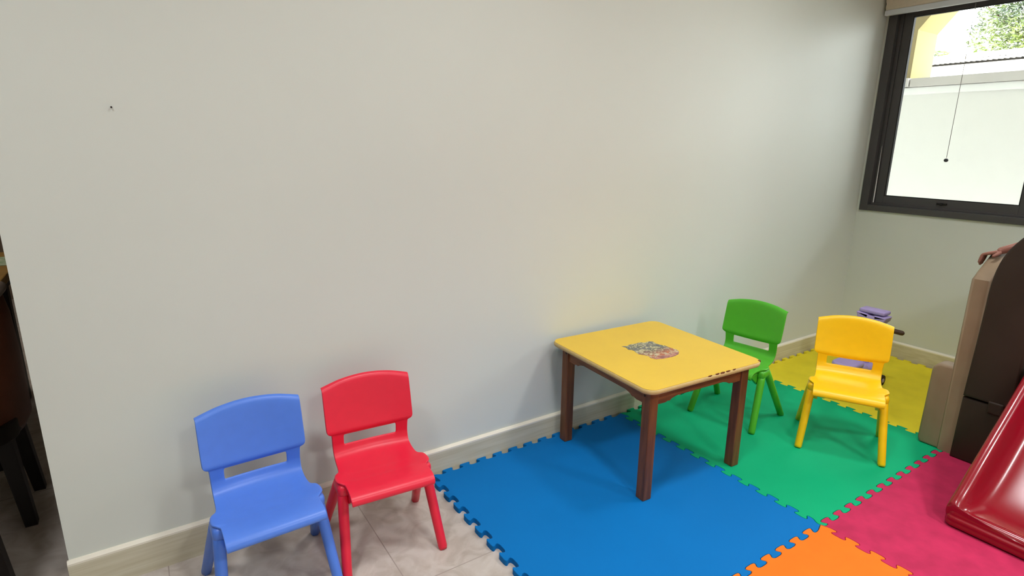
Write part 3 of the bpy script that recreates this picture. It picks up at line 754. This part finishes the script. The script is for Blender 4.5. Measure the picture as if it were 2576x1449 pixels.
# five fingers folding over the top edge of the wall
def finger(a, mid, tip, r0):
    V_ = [a, tuple((Vector(a) * .45 + Vector(mid) * .55)), mid, tuple((Vector(mid) * .5 + Vector(tip) * .5)), tip]
    V_ = [(p[0] - 2.25, p[1] + 1.50, p[2] - .45) for p in V_]
    skinned('finger', V_, [(i, i + 1) for i in range(4)], [r0, r0, r0 * .98, r0 * .92, r0 * .78], ch, M_skin, 2, 0)
for k, (dx, L_) in enumerate(((-.021, .038), (-.007, .048), (.007, .045), (.020, .034))):
    bx_ = 2.058 + dx
    finger((bx_ + .002, -1.040, .886), (bx_ - .002, -.990, .868), (bx_ - .004, -.983, .868 - L_), .0072)
finger((2.045, -1.045, .886), (2.022, -1.040, .876), (2.008, -1.030, .866), .0080)
# clothing, hair and face
bm = bmesh.new()
tube(bm, [(.02, 0, .30), (.01, 0, .42), (0, 0, .56), (-.005, 0, .60)], [.095, .088, .090, .055], 24, False)
tube(bm, [(0, .04, .575), (-.004, .085, .588), (-.014, .125, .572), (-.022, .150, .562)], [.050, .050, .045, .041], 16, True); tube(bm, [(0, -.04, .575), (0, -.085, .588), (0, -.118, .555), (-.004, -.136, .520)], [.050, .050, .045, .041], 16, True)
obj('shirt', bm, M_cloth, ch, smooth=True)
bm = bmesh.new(); tube(bm, [(.02, 0, .36), (.02, 0, .30)], [.088, .094], 24, False)
for s in (-1, 1): tube(bm, [(.02, s * .052, .31), (.002, s * .062, .19)], [.062, .055], 20, False)
obj('shorts', bm, M_hair, ch, smooth=True)
bm = bmesh.new(); bmesh.ops.create_uvsphere(bm, u_segments=24, v_segments=16, radius=1)
for v_ in bm.verts:
    c = v_.co; v_.co = Vector((c.x * .082 + .004, c.y * .080, max(c.z, -.15 - .5 * max(0, c.x)) * .078 + .755))
bmesh.ops.delete(bm, geom=[v for v in bm.verts if v.co.x < -.030 and v.co.z < .785], context='VERTS')
obj('hair', bm, M_hair, ch, smooth=True)
for s in (-1, 1):
    bm = bmesh.new(); bmesh.ops.create_uvsphere(bm, u_segments=12, v_segments=8, radius=.0075); bmesh.ops.translate(bm, verts=bm.verts, vec=(-.081, s * .026, .735)); obj('eye', bm, M_hair, ch, smooth=True)
    bm = bmesh.new(); tube(bm, [(.0, s * .072, .72), (.0, s * .084, .745)], [.010, .014], 12); obj('ear', bm, M_skin, ch, smooth=True)
bm = bmesh.new(); tube(bm, [(-.082, 0, .735), (-.094, 0, .712)], [.006, .010], 12); obj('nose', bm, M_skin, ch, smooth=True)
bm = bmesh.new(); tube(bm, [(-.0735, -.015, .688), (-.0765, 0, .686), (-.0735, .015, .688)], .0035, 10); obj('mouth', bm, M_wood, ch, smooth=True)

# ------------------------------------------------------------------ dining chairs and table past the wall end
def dining_chair(x, y, rz, label):
    t = thing('dining_chair', label, 'chair', (x, y, 0), rz, 'brown leather dining chairs past the wall end')
    # faces -x; back on +x side
    bm = bmesh.new(); n = 24; prof = [(0, .36), (.020, .33), (.034, .36), (.036, .55), (.030, .72), (.014, .822), (0, .826), (-.014, .805), (-.016, .6), (-.012, .40)]
    rows = []
    for k in range(n + 1):
        a = math.radians(-80 + 160 * k / n); ca_, sa_ = math.cos(a), math.sin(a)
        rx, ry = .16, .235
        rows.append([bm.verts.new(((rx + u) * ca_ - .04, (ry + u) * sa_, z - (1 - ca_) * .16 * (z > .6))) for u, z in prof])
    for a, b in zip(rows, rows[1:]):
        for k in range(len(prof)): bm.faces.new((a[k], a[(k + 1) % len(prof)], b[(k + 1) % len(prof)], b[k]))
    bm.faces.new(rows[0]); bm.faces.new(rows[-1][::-1])
    obj('backrest', bm, M_leather, t, smooth=True)
    bm = bmesh.new(); tube(bm, [((.175) * math.cos(math.radians(a)) - .04, .25 * math.sin(math.radians(a)), .808 - (1 - math.cos(math.radians(a))) * .16) for a in range(-80, 81, 8)], .020, 12); tr = obj('top_roll', bm, M_paleleather, t, smooth=True); tr['label'] = 'taupe rolled top of the back'
    bm = bmesh.new(); prism(bm, round_rect(-.34, .11, -.225, .225, .10), 'z', .40, .48, bev=.02, seg=3); autosmooth(obj('seat', bm, M_leather, t), 50)
    bm = bmesh.new(); prism(bm, round_rect(-.345, .135, -.235, .235, .12), 'z', .335, .40, bev=.008); autosmooth(obj('seat_frame', bm, M_black, t), 50)
    for (a, b, c, d) in ((.085, .10, .115, .125), (.085, -.10, .115, -.125), (-.28, .17, -.33, .19), (-.28, -.17, -.33, -.19)):
        bm = bmesh.new(); rr_ = []
        for (px, py, pz, h_) in ((c, d, 0, .017), (a, b, .345, .024)):
            rr_.append([bm.verts.new((px + i * h_, py + j * h_, pz)) for i, j in ((-1, -1), (1, -1), (1, 1), (-1, 1))])
        for k in range(4): bm.faces.new((rr_[0][k], rr_[0][(k + 1) % 4], rr_[1][(k + 1) % 4], rr_[1][k]))
        bm.faces.new(rr_[0]); bm.faces.new(rr_[1])
        obj('leg', bm, M_black, t)
dining_chair(-1.425, .600, 0, 'dark brown leather dining chair just past the left end of the wall')
dining_chair(-1.44, -.005, 0, 'second dining chair at the left edge, only a dark leg in view')
dt = thing('dining_table', 'dark dining table with tan edge behind the leather chair at the far left', 'table', (-1.95, 1.36, 0))
obj('tabletop', bx(-.55, .60, -.45, .45, .715, .75, bev=.005), M_tan, dt)
for sx in (-1, 1):
    for sy in (-1, 1): obj('leg', bx(sx * .48 - .03, sx * .48 + .03, sy * .38 - .03, sy * .38 + .03, 0, .715, bev=.003), M_black, dt)
obj('apron', bx(-.47, .52, -.40, .40, .60, .715), M_black, dt)
o = obj('menu_card', bx(-1.62, -1.36, 1.40, 1.64, .7505, .7525), M_menu, None); tag(o, 'green printed card lying on the dining table at the far left', 'card')

# small mark: a nail left in the wall
bm = bmesh.new(); tube(bm, [(-.895, .004, 1.374), (-.895, -.008, 1.374)], 0.0022, 10, False)
tag(obj('wall_nail', bm, M_dark, None), 'small dark nail in the white wall, upper left', 'nail')
